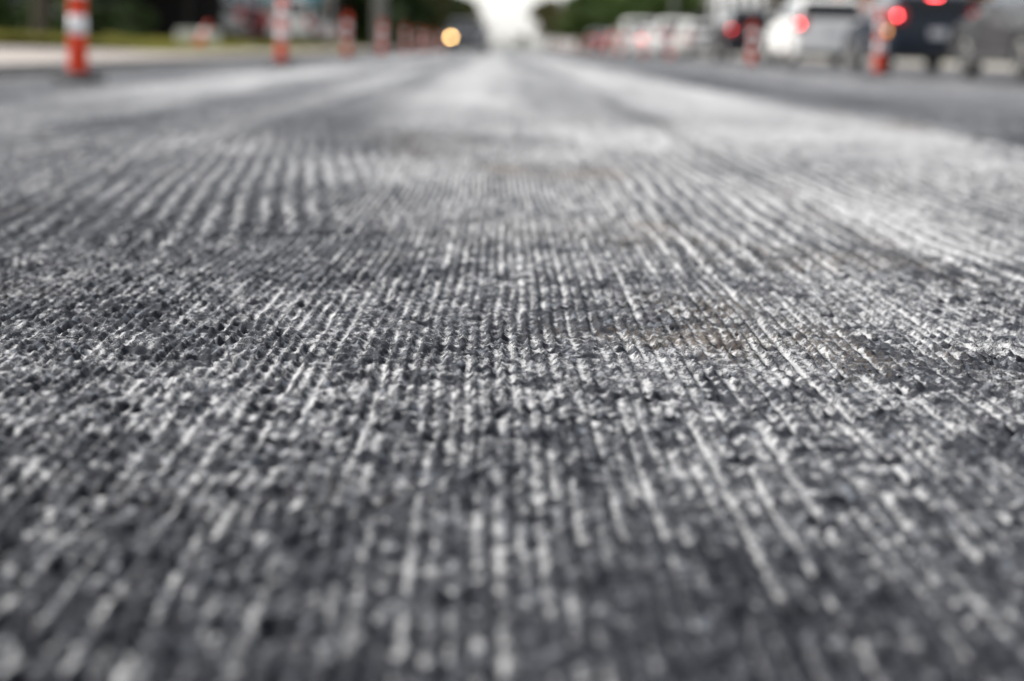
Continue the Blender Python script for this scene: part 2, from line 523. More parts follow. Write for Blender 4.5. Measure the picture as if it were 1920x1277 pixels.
def verge_z(x, y):
    return 0.09 + 0.34 * (1 - math.exp(-max(0, -7.2 - x) / 3.0)) + 0.03 * math.sin(x * 1.7 + y * 0.31)
strip_grid('grass_verge', -32.0, -7.201, 37.0, 420, verge_z, M_GRASSY, 26, 90, label='dry green grass verge behind the left sidewalk')
strip_grid('grass_verge_right', 14.9, 46.0, 5, 420, lambda x, y: 0.12, M_GRASSY, 10, 60, label='grass strip beyond the right sidewalk')
strip_grid('sidewalk_right', 12.781, 14.9, -1, 620, lambda x, y: 0.135, M_CONC, 3, 60, label='pale sidewalk beyond the car queue')

def blades(name, n, x0, x1, y0, y1, zf, hgt, label):
    vs, fs = [], []
    for i in range(n):
        x = rnd.uniform(x0, x1); y = y0 + (y1 - y0) * rnd.random() ** 1.6
        z = zf(x, y) - 0.01
        a = rnd.uniform(0, 6.28); w = rnd.uniform(0.015, 0.035); h = hgt * rnd.uniform(0.5, 1.3)
        dx, dy = math.cos(a) * w, math.sin(a) * w
        lx, ly = rnd.uniform(-.05, .05), rnd.uniform(-.05, .05)
        k = len(vs)
        vs += [(x - dx, y - dy, z), (x + dx, y + dy, z), (x + lx, y + ly, z + h)]
        fs.append((k, k + 1, k + 2))
    o = MB()
    o.v, o.f = vs, fs
    me = bpy.data.meshes.new(name); me.from_pydata(vs, [], fs)
    return tag(link(name, me, M_BLADE), label, 'grass', None, 'stuff')
blades('grass', 26000, -17, -7.25, 37.2, 110, verge_z, 0.12, 'short dry grass growing on the left verge')

# loose crumbs of stone lying on the milled surface
def crumbs():
    vs, fs = [], []
    base = [(1, 0, 0), (-1, 0, 0), (0, 1, 0), (0, -1, 0), (0, 0, 1), (0, 0, -1)]
    tri = [(0, 2, 4), (2, 1, 4), (1, 3, 4), (3, 0, 4), (2, 0, 5), (1, 2, 5), (3, 1, 5), (0, 3, 5)]
    for i in range(2600):
        y = 0.9 + 4.6 * rnd.random() ** 1.4
        x = rnd.uniform(-1, 1) * (0.35 + 0.36 * y)
        r = 0.0012 + 0.0042 * rnd.random() ** 4
        a = rnd.uniform(0, 6.28)
        k = len(vs)
        for p in base:
            j = [rnd.uniform(0.55, 1.2) for _ in range(3)]
            px, py, pz = p[0] * r * j[0], p[1] * r * j[1], p[2] * r * j[2] * 0.8
            vs.append((x + px * math.cos(a) - py * math.sin(a), y + px * math.sin(a) + py * math.cos(a), pz))
        fs += [tuple(q + k for q in f) for f in tri]
    road = bpy.data.objects['road'].data
    me = bpy.data.meshes.new('loose_grit'); me.from_pydata(vs, [], fs)
    # drop every crumb onto the road surface
    from mathutils.bvhtree import BVHTree
    xs, ys = road_axes()
    nx = len(xs)
    co = np.empty(len(road.vertices) * 3, np.float32); road.vertices.foreach_get('co', co); zz = co.reshape(-1, 3)[:, 2].reshape(len(ys), nx)
    v = np.array(vs, np.float64)
    c = v.reshape(-1, 6, 3).mean(1)
    ii = np.clip(np.searchsorted(xs, c[:, 0]), 0, nx - 1); jj = np.clip(np.searchsorted(ys, c[:, 1]), 0, len(ys) - 1)
    dz = np.repeat(zz[jj, ii] + 0.0006, 6)
    v[:, 2] += dz
    me.vertices.foreach_set('co', v.astype(np.float32).ravel())
    m = mat('grit', (0.11, 0.11, 0.12), 0.7, noise=0.85, scale=60)
    tag(link('loose_grit', me, m), 'loose crumbs of crushed stone lying on the milled road', 'grit', None, 'stuff')
crumbs()

# ---------------------------------------------------------------- channelizer posts
M_ORANGE = mat('orange_plastic', (0.62, 0.050, 0.014), 0.5, spec=0.2, noise=0.12, scale=6)
M_WHITEBAND = mat('white_sheeting', (0.78, 0.77, 0.78), 0.35, noise=0.06, scale=20)
M_RUBBER = mat('black_rubber', (0.022, 0.022, 0.024), 0.8, noise=0.3, scale=20)

def make_post():
    t = empty('channelizer_post', (0, 0, 0))
    b = MB()
    n = 8
    pr = [(0.235, 0.0), (0.245, 0.012), (0.235, 0.035), (0.16, 0.05), (0.11, 0.07)]
    b.lathe(pr, n)
    b.build('base', M_RUBBER, t)
    p = MB()
    p.lathe([(0.088, 0.06), (0.084, 0.10), (0.078, 0.36), (0.076, 0.38), (0.072, 0.55), (0.071, 0.70), (0.067, 0.87), (0.063, 1.00), (0.05, 1.03), (0.026, 1.045)], 24)
    p.build('post', M_ORANGE, t, smooth=True)
    for z0, z1, r0, r1 in ((0.385, 0.545, 0.0785, 0.0755), (0.70, 0.86, 0.0735, 0.0705)):
        MB().lathe([(r0 - 0.004, z0), (r0, z0 + 0.002), (r1, z1 - 0.002), (r1 - 0.004, z1)], 24).build('reflective_band', M_WHITEBAND, t, smooth=True)
    h = MB()
    h.tube([(0.03, 0, 1.03)] + [(0.045 * math.cos(a), 0, 1.065 + 0.045 * math.sin(a)) for a in [R(v) for v in range(-40, 221, 26)]] + [(-0.03, 0, 1.03)], 0.011, 8)
    h.build('handle', M_ORANGE, t, smooth=True)
    return t
POST = make_post()
ORD = ['nearest', 'second', 'third', 'fourth', 'fifth', 'sixth', 'seventh', 'eighth', 'ninth', 'tenth', 'eleventh', 'twelfth', 'thirteenth', 'fourteenth', 'fifteenth', 'sixteenth', 'seventeenth', 'eighteenth', 'nineteenth', 'twentieth', 'twenty-first']
left_posts = [(-3.57, 14.7), (-3.36, 26.8), (-3.72, 42.5), (-3.72, 55), (-3.95, 59.5), (-3.66, 68), (-3.70, 81), (-3.8, 90), (-3.75, 100), (-3.7, 110), (-3.8, 120), (-3.7, 132), (-3.75, 145), (-3.8, 160), (-3.7, 176), (-3.7, 195), (-3.7, 218)]
right_posts = [(6.22, 28.2), (6.25, 42.6), (6.2, 62.5), (6.3, 75), (6.2, 88), (6.3, 100), (6.25, 112), (6.2, 125), (6.3, 140), (6.2, 157), (6.2, 178), (6.3, 205)]
first = True
for row, side in ((left_posts, 'left'), (right_posts, 'right')):
    for i, (x, y) in enumerate(row):
        o = POST if first else copy_tree(POST)
        first = False
        o.location = (x, y, 0.004)
        o.rotation_euler = (R(rnd.uniform(-1.5, 1.5)), R(rnd.uniform(-2, 2)), rnd.uniform(0, 1))
        if side == 'left':
            lab = ('orange channelizer post with white bands nearest the camera, by the left gutter' if i == 0 else
                   '%s orange and white channelizer post from the camera in the left row' % ORD[i])
            tag(o, lab, 'traffic post', 'channelizer posts along the left road edge')
        else:
            lab = ('orange channelizer post nearest the camera beside the dark hatchback in the queue' if i == 0 else
                   '%s orange and white channelizer post from the camera beside the car queue' % ORD[i])
            tag(o, lab, 'traffic post', 'channelizer posts along the car queue')

# tilted cone on the verge
tc_ = empty('traffic_cone', (-8.05, 46.5, verge_z(-8.05, 46.5)), 0, 'orange traffic cone leaning over on the grass verge', 'traffic cone')
MB().box(-0.19, 0.19, -0.19, 0.19, 0, 0.035, 0.012).build('base', M_ORANGE, tc_)
MB().lathe([(0.145, 0.03), (0.12, 0.12), (0.045, 0.66), (0.036, 0.71), (0.02, 0.715)], 24).build('cone', M_ORANGE, tc_, True)
MB().lathe([(0.099, 0.32), (0.100, 0.322), (0.076, 0.48), (0.072, 0.482)], 24).build('reflective_collar', M_WHITEBAND, tc_, True)
tc_.rotation_euler = (0, R(24), 0.2)

# ---------------------------------------------------------------- cars
M_GLASS = mat('car_glass', (0.006, 0.008, 0.010), 0.04, spec=0.45, noise=0.05)
M_TYRE = mat('tyre_rubber', (0.02, 0.02, 0.021), 0.8, noise=0.25, scale=14)
M_RIM = mat('rim_alloy', (0.62, 0.58, 0.53), 0.35, 0.35, noise=0.08, scale=12)
M_TRIM = mat('black_trim', (0.018, 0.018, 0.02), 0.5, noise=0.2, scale=10)
M_TAIL = mat('tail_lamp_red', (0.42, 0.012, 0.016), 0.15, noise=0.1, coat=0.6)
M_BRAKE = mat('brake_lamp_lit', (0.5, 0.01, 0.015), 0.2, noise=0.1, emit=(1.0, 0.04, 0.045), strength=5.0)
M_BRAKE_HOT = mat('brake_lamp_bright', (0.5, 0.01, 0.015), 0.2, noise=0.1, emit=(1.0, 0.07, 0.075), strength=14.0)
M_AMBER = mat('side_marker_amber', (0.8, 0.25, 0.03), 0.2, noise=0.1, emit=(1.0, 0.42, 0.10), strength=2.2)
M_HEADOFF = mat('head_lamp_clear', (0.6, 0.6, 0.62), 0.08, noise=0.06, coat=0.8)
M_HEADON = mat('head_lamp_lit', (0.9, 0.8, 0.6), 0.2, noise=0.04, emit=(1.0, 0.58, 0.20), strength=16.0)
M_PLATE = mat('number_plate', (0.55, 0.56, 0.58), 0.4, noise=0.06, scale=20)
PAINTS = {
    'silver': ((0.42, 0.42, 0.41), 0.28, 0.75), 'black': ((0.012, 0.014, 0.019), 0.18, 0.0), 'navy': ((0.016, 0.022, 0.034), 0.18, 0.0),
    'white': ((0.80, 0.79, 0.77), 0.25, 0.0), 'grey': ((0.22, 0.22, 0.225), 0.25, 0.5), 'pearl': ((0.62, 0.60, 0.57), 0.25, 0.1),
    'dark red': ((0.10, 0.008, 0.012), 0.2, 0.0), 'tan': ((0.45, 0.36, 0.30), 0.28, 0.2), 'charcoal': ((0.028, 0.028, 0.030), 0.22, 0.0),
}
def paint(c):
    col, r, mt = PAINTS[c]
    return mat('paint_' + c.replace(' ', '_'), col, r, mt, spec=0.22, noise=0.05, scale=1.5, coat=0.08)

KINDS = {
    'sedan': dict(L=4.75, W=1.82, wy=(0.98, 3.80), wr=0.325,
                  top=[(0.0, 0.36), (-0.02, 0.56), (0.03, 0.78), (0.08, 0.96), (0.30, 1.01), (0.75, 1.02), (3.25, 0.99), (3.75, 0.92), (4.35, 0.80), (4.66, 0.66), (4.75, 0.48), (4.72, 0.28)],
                  cab=[(0.62, 1.0), (1.28, 1.37), (1.75, 1.45), (2.45, 1.44), (2.75, 1.38), (3.42, 0.965)], lamp=(0.70, 0.93), plate=0.82),
    'suv': dict(L=4.55, W=1.86, wy=(0.88, 3.58), wr=0.355,
                top=[(0.0, 0.40), (-0.03, 0.62), (0.02, 0.82), (0.04, 1.08), (0.12, 1.10), (1.0, 1.10), (3.2, 1.07), (3.65, 1.03), (4.2, 0.95), (4.47, 0.80), (4.55, 0.55), (4.52, 0.32)],
                cab=[(0.07, 1.08), (0.38, 1.58), (0.75, 1.68), (2.2, 1.67), (2.6, 1.60), (3.32, 1.045)], lamp=(0.86, 1.16), plate=0.80),
    'hatchback': dict(L=4.2, W=1.80, wy=(0.78, 3.38), wr=0.325,
                      top=[(0.0, 0.36), (-0.02, 0.58), (0.03, 0.78), (0.06, 1.0), (0.14, 1.03), (0.9, 1.03), (2.9, 1.0), (3.3, 0.95), (3.85, 0.85), (4.12, 0.70), (4.2, 0.5), (4.17, 0.28)],
                      cab=[(0.09, 1.01), (0.45, 1.42), (0.8, 1.52), (2.0, 1.50), (2.35, 1.43), (3.1, 0.975)], lamp=(0.90, 1.16), plate=0.72),
    'van': dict(L=5.2, W=1.95, wy=(1.0, 4.25), wr=0.345,
                top=[(0.0, 0.40), (-0.02, 0.60), (0.0, 0.9), (0.01, 1.16), (0.05, 1.20), (1.0, 1.20), (4.1, 1.17), (4.5, 1.10), (4.95, 0.98), (5.14, 0.82), (5.2, 0.55), (5.17, 0.32)],
                cab=[(0.02, 1.18), (0.10, 1.92), (0.3, 2.02), (3.3, 2.02), (3.55, 1.95), (4.35, 1.14)], lamp=(0.75, 1.15), plate=0.65),
}

def body_mesh(kd):
    L_, W_ = kd['L'], kd['W']
    prof = [(y, z) for y, z in kd['top']]
    zb = 0.235
    low = []
    for wy in sorted(kd['wy'], reverse=True):
        r = kd['wr'] + 0.055
        zc = kd['wr']
        a0 = math.asin((zb - zc) / r)
        for i in range(11):
            a = a0 + (math.pi - 2 * a0) * i / 10
            low.append((wy + r * math.cos(a), zc + r * math.sin(a)))
    poly = prof + [(L_ - 0.12, zb)] + low + [(0.12, zb)]
    n = len(poly)
    hw = W_ / 2
    slices = [(-hw, 0.10), (-hw + 0.035, 0.035), (-hw + 0.16, 0.0), (hw - 0.16, 0.0), (hw - 0.035, 0.035), (hw, 0.10)]
    vs, fs = [], []
    for x, ins in slices:
        for i, (y, z) in enumerate(poly):
            if i < len(prof):
                e = (y - L_ / 2) / (L_ / 2)
                yy = y - ins * e * abs(e) ** 3
                zz = z - ins * 0.45 * max(0, (z - 0.7)) / 0.35
            else:
                yy, zz = y, z
            xx = x
            if abs(x) == hw and z > 0.8:
                xx = x * (1 - 0.02)
            vs.append((xx, yy, zz))
    for s in range(len(slices) - 1):
        for i in range(n):
            j = (i + 1) % n
            fs.append((s * n + i, s * n + j, (s + 1) * n + j, (s + 1) * n + i))
    fs.append(tuple(range(n))); fs.append(tuple(range((len(slices) - 1) * n, len(slices) * n)))
    return MB().add(vs, fs)

def cabin_hw(kd, z):
    z0 = kd['cab'][0][1]; z1 = max(p[1] for p in kd['cab'])
    return kd['W'] / 2 - 0.075 - (0.17 if z1 < 1.9 else 0.10) * (z - z0) / (z1 - z0)

def add_car(name, kind, colour, x, y_rear, label, cat, group=None, facing=1, brake=None, z=0.026, rz=0.0, headlights=None, marker=False):
    kd = KINDS[kind]
    L_, W_ = kd['L'], kd['W']
    hw = W_ / 2
    t = empty(name, (x, y_rear, z), rz + (0 if facing == 1 else math.pi), label, cat, group)
    P = paint(colour)
    body_mesh(kd).build('body', P, t, smooth=False, bevel=0.018)
    cab = kd['cab']; n = len(cab)
    vs = [(-cabin_hw(kd, z_), y_, z_) for y_, z_ in cab] + [(cabin_hw(kd, z_), y_, z_) for y_, z_ in cab]
    fs = [tuple(range(n)), tuple(range(n, 2 * n))] + [(i, (i + 1) % n, n + (i + 1) % n, n + i) for i in range(n)]
    c = MB().add(vs, fs).build('cabin', P, t, bevel=0.03)
    def on(y_, z_, s):
        return (s * (cabin_hw(kd, z_)), y_, z_)
    # rear and front glass
    def end_glass(i0, i1, nm):
        (ya, za), (yb, zb) = cab[i0], cab[i1]
        q = []
        for s, f in ((-1, 0.14), (1, 0.14), (1, 0.92), (-1, 0.92)):
            yy = ya + (yb - ya) * f; zz = za + (zb - za) * f
            q.append((s * (cabin_hw(kd, zz) - 0.09), yy, zz))
        if nm == 'windscreen':
            q = q[::-1]
        MB().panel(q, 0.012).build(nm, M_GLASS, t)
    end_glass(0, 1, 'rear_window')
    end_glass(n - 1, n - 2, 'windscreen')
    # side windows
    z0 = cab[0][1] + 0.06
    z1 = max(p[1] for p in cab) - 0.10
    def y_back(z_):
        (ya, za), (yb, zb) = cab[0], cab[1]
        return ya + (yb - ya) * min(1.1, (z_ - za) / (zb - za)) + 0.16
    def y_front(z_):
        (ya, za), (yb, zb) = cab[-1], cab[-2]
        return ya + (yb - ya) * min(1.1, (z_ - za) / (zb - za)) - 0.12
    mid = (y_back(z0) + y_front(z0)) / 2 - 0.05
    for s in (-1, 1):
        for a0, a1, b0, b1 in ((y_back(z0), y_back(z1), mid - 0.05, mid - 0.05), (mid + 0.05, mid + 0.05, y_front(z0), y_front(z1))):
            if kind == 'van' and a0 < mid:
                continue
            q = [on(a0, z0, s), on(b0, z0, s), on(b1, z1, s), on(a1, z1, s)]
            if s < 0:
                q = q[::-1]
            MB().panel(q, 0.008).build('side_window', M_GLASS, t)
        for yh in (mid - 0.35, mid + 0.75):
            MB().box(s * hw - 0.03, s * hw + 0.03, yh, yh + 0.2, kd['cab'][0][1] - 0.17, kd['cab'][0][1] - 0.14, 0.008).build('door_handle', P, t)
        MB().box(s * (hw + 0.06) - 0.10, s * (hw + 0.06) + 0.10, y_front(z0) - 0.12, y_front(z0) - 0.02, z0 + 0.0, z0 + 0.14, 0.03).build('mirror', P, t)
        MB().box(s * (hw + 0.002) - 0.012, s * (hw + 0.002) + 0.012, kd['wy'][0] + kd['wr'] + 0.08, kd['wy'][1] - kd['wr'] - 0.08, 0.25, 0.36, 0.008).build('sill_trim', M_TRIM, t)
    # wheels
    for wy in kd['wy']:
        for s in (-1, 1):
            r = kd['wr']; cx = s * (hw - 0.115)
            w = MB().lathe([(r * 0.64, -0.10), (r * 0.90, -0.108), (r * 0.985, -0.085), (r, -0.04), (r, 0.04), (r * 0.985, 0.085), (r * 0.90, 0.108), (r * 0.64, 0.10)], 28, 'X', (cx, wy, r))
            wo_ = w.build('tyre', M_TYRE, t, smooth=True)
            rm = MB().lathe([(r * 0.645, s * 0.02), (r * 0.655, s * 0.10), (r * 0.60, s * 0.106), (r * 0.57, s * 0.06), (r * 0.18, s * 0.05), (r * 0.16, s * 0.095), (r * 0.05, s * 0.10)], 28, 'X', (cx, wy, r))
            for k in range(5):
                a = 2 * math.pi * k / 5 + 0.3
                ca, sa = math.cos(a), math.sin(a)
                pts = []
                for xx in (s * 0.06, s * 0.098):
                    for rr, ww in ((r * 0.12, r * 0.10), (r * 0.60, r * 0.07)):
                        for sg in (-1, 1):
                            pts.append((cx + xx, wy + rr * ca - sg * ww * sa, r + rr * sa + sg * ww * ca))
                rm.add(pts, [(0, 1, 3, 2), (4, 6, 7, 5), (0, 4, 5, 1), (2, 3, 7, 6), (0, 2, 6, 4), (1, 5, 7, 3)])
            rm.build('rim', M_RIM, wo_)
    # rear end
    lz0, lz1 = kd['lamp']
    ML = {None: M_TAIL, 'on': M_BRAKE, 'hot': M_BRAKE_HOT}[brake]
    for s in (-1, 1):
        MB().box(s * (hw - 0.15) - 0.155, s * (hw - 0.15) + 0.155, -0.012, 0.22, lz0, lz1, 0.03).build('tail_lamp', M_TAIL, t)
        if brake:
            MB().lathe([(0.036, 0.02), (0.036, -0.012), (0.026, -0.022), (0.008, -0.026)], 16, 'Y', (s * (hw - 0.13), -0.008, (lz0 + lz1) / 2)).build('brake_lamp', ML, t)
    if brake and kind == 'hatchback':
        yb, zb = cab[1]
        MB().box(-0.10, 0.10, yb - 0.075, yb - 0.01, zb - 0.035, zb - 0.005, 0.008).build('high_brake_lamp', ML, t)
    MB().box(-hw + 0.05, hw - 0.05, -0.075, 0.10, 0.36, 0.60, 0.04).build('rear_bumper', P, t)
    MB().box(-hw + 0.12, hw - 0.12, -0.06, 0.12, 0.23, 0.355, 0.03).build('rear_skirt', M_TRIM, t)
    MB().box(-0.16, 0.16, -0.055, 0.05, kd['plate'] - 0.08, kd['plate'] + 0.08, 0.006).build('number_plate', M_PLATE, t)
    MB().lathe([(0.025, -0.05), (0.034, -0.05), (0.034, 0.12), (0.025, 0.12)], 12, 'Y', (0.5, -0.03, 0.25)).build('exhaust', M_RIM, t)
    # front end
    fz = 0.62 if kind != 'suv' else 0.72
    for s in (-1, 1):
        m = M_HEADOFF if headlights is None else M_HEADON
        if headlights:
            MB().box(s * (hw - 0.24) - 0.17, s * (hw - 0.24) + 0.17, L_ - 0.22, L_ - 0.035, fz, fz + 0.15, 0.03).build('head_lamp', M_HEADOFF, t)
            MB().lathe([(0.065, -0.04), (0.065, 0.012), (0.045, 0.03), (0.01, 0.036)], 18, 'Y', (s * (hw - 0.24), L_ - 0.03, fz + 0.075)).build('head_lamp_lens', m if s == headlights else M_HEADOFF, t)
        else:
            MB().box(s * (hw - 0.24) - 0.17, s * (hw - 0.24) + 0.17, L_ - 0.30, L_ - 0.035, fz, fz + 0.14, 0.03).build('head_lamp', m, t)
    MB().box(-0.55, 0.55, L_ - 0.2, L_ + 0.012, 0.40, 0.56, 0.02).build('grille', M_TRIM, t)
    MB().box(-hw + 0.08, hw - 0.08, L_ - 0.2, L_ + 0.03, 0.24, 0.37, 0.03).build('front_bumper', P, t)
    if marker:
        MB().box(-hw - 0.006, -hw + 0.05, 0.10, 0.22, 0.70, 0.80, 0.01).build('side_marker', M_AMBER, t)
    return t

Q = 'cars queueing in the right lane'
CX = 8.02
queue = [
    ('sedan', 'charcoal', 22.6, 'dark grey sedan nearest the camera, cut off by the right picture edge', 'on', CX),
    ('hatchback', 'navy', 31.6, 'dark blue-black hatchback with lit brake lamps just ahead of the dark grey sedan', 'hot', CX),
    ('suv', 'white', 41.6, 'white sport utility vehicle ahead of the dark hatchback, brake lamps lit', 'hot', CX),
    ('suv', 'black', 54.2, 'black sport utility vehicle ahead of the near white one in the queue', 'on', CX + 0.05),
    ('sedan', 'pearl', 66.0, 'pale pearl sedan just ahead of the black sport utility vehicle', None, CX),
    ('suv', 'white', 77.0, 'white sport utility vehicle ahead of the pale pearl sedan', None, CX - 0.05),
    ('sedan', 'white', 88.0, 'white sedan with bright red brake lamps in the middle of the queue', 'hot', CX),
    ('van', 'white', 99.0, 'tall white van far along the car queue', None, CX + 0.1),
    ('hatchback', 'tan', 111.0, 'tan hatchback far along the queue, ahead of the white van', 'on', CX),
    ('sedan', 'dark red', 123.0, 'dark red sedan near the far end of the queue', 'on', CX),
    ('suv', 'grey', 136.0, 'grey sport utility vehicle farthest along the queue', 'on', CX),
]
for kind, colr, y, lab, br, x in queue:
    add_car('car' if kind != 'van' else 'van', kind, colr, x, y, lab, 'car' if kind != 'van' else 'van', Q, 1, br, marker=(colr in ('navy',)))

# oncoming car with its headlights on, and the vehicles parked on the left
add_car('car', 'sedan', 'charcoal', -1.32, 76.7, 'dark grey car driving towards the camera with a glowing yellow headlight', 'car', None, -1, None, z=0.004, headlights=1)
PK = 'vehicles parked behind the left verge'
def pz(x, y): return verge_z(x, y) + 0.03
for kind, colr, x, y, rz, lab, nm in (
        ('suv', 'black', -14.2, 56.0, R(78), 'black sport utility vehicle parked under the dark carport', 'car'),
        ('sedan', 'charcoal', -12.1, 59.5, R(96), 'charcoal sedan parked at the edge of the dark carport', 'car'),
        ('suv', 'grey', -11.0, 68.5, R(20), 'grey sport utility vehicle parked beside the pale shop wall', 'car'),
        ('hatchback', 'dark red', -10.2, 70.0, R(12), 'dark red hatchback parked between the grey vehicle and the white van', 'car'),
        ('van', 'white', -9.2, 76.0, R(8), 'white van parked in front of the shop with the teal awning', 'van'),
        ('sedan', 'silver', -8.6, 88.0, R(60), 'silver sedan parked beyond the white van', 'car')):
    add_car(nm, kind, colr, x, y, lab, nm, PK, 1, None, z=pz(x, y), rz=rz)

# ---------------------------------------------------------------- buildings
M_WALL = mat('painted_wall', (0.30, 0.30, 0.31), 0.8, noise=0.1, scale=0.8)
M_WALLD = mat('dark_wall', (0.022, 0.02, 0.021), 0.9, spec=0.15, noise=0.2, scale=0.8)
M_WALLB = mat('beige_wall', (0.34, 0.31, 0.28), 0.8, noise=0.12, scale=0.6)
M_BRICK = mat('red_brick_wall', (0.30, 0.10, 0.06), 0.85, noise=0.25, scale=3)
M_ROOF = mat('roof_felt', (0.09, 0.085, 0.085), 0.8, noise=0.2, scale=1)
M_TEAL = mat('teal_canvas', (0.01, 0.16, 0.22), 0.7, noise=0.12, scale=3)
M_PANE = mat('window_pane', (0.03, 0.036, 0.04), 0.06, noise=0.05)
M_FRAME = mat('window_frame', (0.55, 0.55, 0.55), 0.5, noise=0.08)
M_METAL = mat('galvanised_metal', (0.30, 0.31, 0.32), 0.45, 0.5, noise=0.12, scale=6)

def building(name, x0, x1, y0, y1, z, h, wall, label, wins=(3, 2), face='S', awning=False, roof=M_ROOF, side='E'):
    t = empty(name, ((x0 + x1) / 2, (y0 + y1) / 2, z), 0, label, 'building')
    hx, hy = (x1 - x0) / 2, (y1 - y0) / 2
    MB().box(-hx, hx, -hy, hy, -0.3, h).build('wall', wall, t)
    r = MB().box(-hx - 0.25, hx + 0.25, -hy - 0.25, hy + 0.25, h + 0.002, h + 0.22).build('roof', roof, t)
    MB().box(-hx * 0.3, hx * 0.1, -0.6, 0.8, h + 0.222, h + 1.0, 0.03).build('roof_unit', M_METAL, r)
    def window(cx, cz, w, hh, on_side):
        if on_side:
            s = 1 if side == 'E' else -1
            f = MB().box(s * hx - 0.03, s * hx + 0.05, cx - w / 2, cx + w / 2, cz - hh / 2, cz + hh / 2, 0.01).build('window', M_FRAME, t)
            MB().box(s * hx + (0.03 if s > 0 else -0.062), s * hx + (0.062 if s > 0 else -0.03), cx - w / 2 + 0.07, cx + w / 2 - 0.07, cz - hh / 2 + 0.07, cz + hh / 2 - 0.07).build('pane', M_PANE, f)
        else:
            f = MB().box(cx - w / 2, cx + w / 2, -hy - 0.05, -hy + 0.03, cz - hh / 2, cz + hh / 2, 0.01).build('window', M_FRAME, t)
            MB().box(cx - w / 2 + 0.07, cx + w / 2 - 0.07, -hy - 0.062, -hy - 0.03, cz - hh / 2 + 0.07, cz + hh / 2 - 0.07).build('pane', M_PANE, f)
    ns, ne = wins
    for i in range(ns):
        window(-hx + 2 * hx * (i + 0.5) / ns, h * 0.5, min(2.0, 1.4 * hx / ns), h * 0.42, False)
    for i in range(ne):
        window(-hy + 2 * hy * (i + 0.5) / ne, h * 0.5, min(2.2, 1.4 * hy / ne), h * 0.42, True)
    s = 1 if side == 'E' else -1
    d = MB().box(s * hx - 0.03, s * hx + 0.05, -hy + 0.25, -hy + 1.2, 0.0, 2.1, 0.01).build('door', M_WALLD, t)
    MB().box(s * (hx + 0.055) - 0.02, s * (hx + 0.055) + 0.02, -hy + 1.02, -hy + 1.08, 0.95, 1.15, 0.006).build('handle', M_METAL, d)
    if awning:
        MB().add([(-hx, -hy - 0.06, 3.1), (hx, -hy - 0.06, 3.1), (hx, -hy - 1.3, 2.45), (-hx, -hy - 1.3, 2.45),
                  (-hx, -hy - 0.06, 3.02), (hx, -hy - 0.06, 3.02), (hx, -hy - 1.3, 1.95), (-hx, -hy - 1.3, 1.95)],
                 [(0, 1, 2, 3), (7, 6, 5, 4), (3, 2, 6, 7), (0, 3, 7, 4), (1, 5, 6, 2)]).build('awning', M_TEAL, t)
    return t
building('shop', -17.5, -12.2, 74, 90, 0.3, 3.6, M_WALL, 'pale grey single storey shop left of the white van', (3, 4))
building('shop', -14.0, -9.6, 94, 108, 0.3, 4.0, M_WALLB, 'beige shop with a teal awning behind the white van', (3, 3), awning=True)
building('house', -36, -22, 62, 84, 0.3, 4.5, M_BRICK, 'red brick building behind the dark carport', (5, 3))
building('shop', 17.0, 30.0, 112, 140, 0.12, 6.0, M_WALL, 'pale grey building behind the right sidewalk', (5, 5), side='W')
building('shop', 20.0, 34.0, 84, 104, 0.12, 4.2, M_BRICK, 'red brick building behind the near part of the car queue', (5, 4), side='W')
building('shop', 17.5, 30.0, 190, 215, 0.12, 7.0, M_WALLB, 'beige building far along the right side', (4, 5), side='W')

# carport: a dark flat roof on posts with a back wall
cp = empty('carport', (-14.6, 60.5, 0.32), 0, 'dark flat roofed carport behind the left grass verge', 'carport')
MB().box(-4.6, 4.6, -3.6, 3.4, 2.5, 2.75, 0.02).build('roof', M_WALLD, cp)
MB().box(-4.5, 4.5, 3.0, 3.2, -0.2, 2.498).build('back_wall', M_WALLD, cp)
MB().box(-4.5, -4.3, -3.4, 2.998, -0.2, 2.498).build('side_wall', M_WALLD, cp)
for px in (-1.5, 1.5, 4.4):
    MB().box(px - 0.07, px + 0.07, -3.45, -3.31, -0.2, 2.498, 0.01).build('post', M_WALLD, cp)

# low white block and utility poles
wb = empty('planter', (-8.75, 50.5, verge_z(-8.75, 50.5)), 0.2, 'low white planter box behind the leaning cone', 'planter')
MB().box(-0.62, 0.62, -0.35, 0.35, -0.1, 0.42, 0.03).build('trough', mat('white_paint', (0.50, 0.51, 0.52), 0.6, noise=0.08), wb)
MB().box(-0.56, 0.56, -0.29, 0.29, 0.40, 0.435).build('soil', M_SOIL, wb)

def pole(x, y, z, h, r, label, arms=True):
    t = empty('utility_pole', (x, y, z), 0, label, 'utility pole', 'utility poles along the street')
    MB().tube([(0, 0, -0.3), (0, 0, h * 0.5), (0, 0, h)], [r, r * 0.85, r * 0.62], 16).build('shaft', M_POLE, t, smooth=True)
    if arms:
        a = MB().box(-1.1, 1.1, -0.06, 0.06, h - 0.9, h - 0.76, 0.01).build('crossarm', M_POLE, t)
        for ix in (-1.0, -0.5, 0.5, 1.0):
            MB().lathe([(0.03, h - 0.76), (0.055, h - 0.72), (0.03, h - 0.66), (0.05, h - 0.62), (0.015, h - 0.57)], 10, 'Z', (ix, 0, 0)).build('insulator', M_FRAME, a)
    return t
M_POLE = mat('weathered_pole', (0.21, 0.21, 0.20), 0.85, noise=0.15, scale=4)
pole(-4.98, 72.5, 0.1, 10.5, 0.30, 'thick grey utility pole rising behind the left row of posts')
pole(15.1, 150, 0.1, 10, 0.2, 'grey utility pole in front of the far trees at right')
pole(15.2, 96, 0.1, 10, 0.2, 'grey utility pole behind the car queue by the brick building')

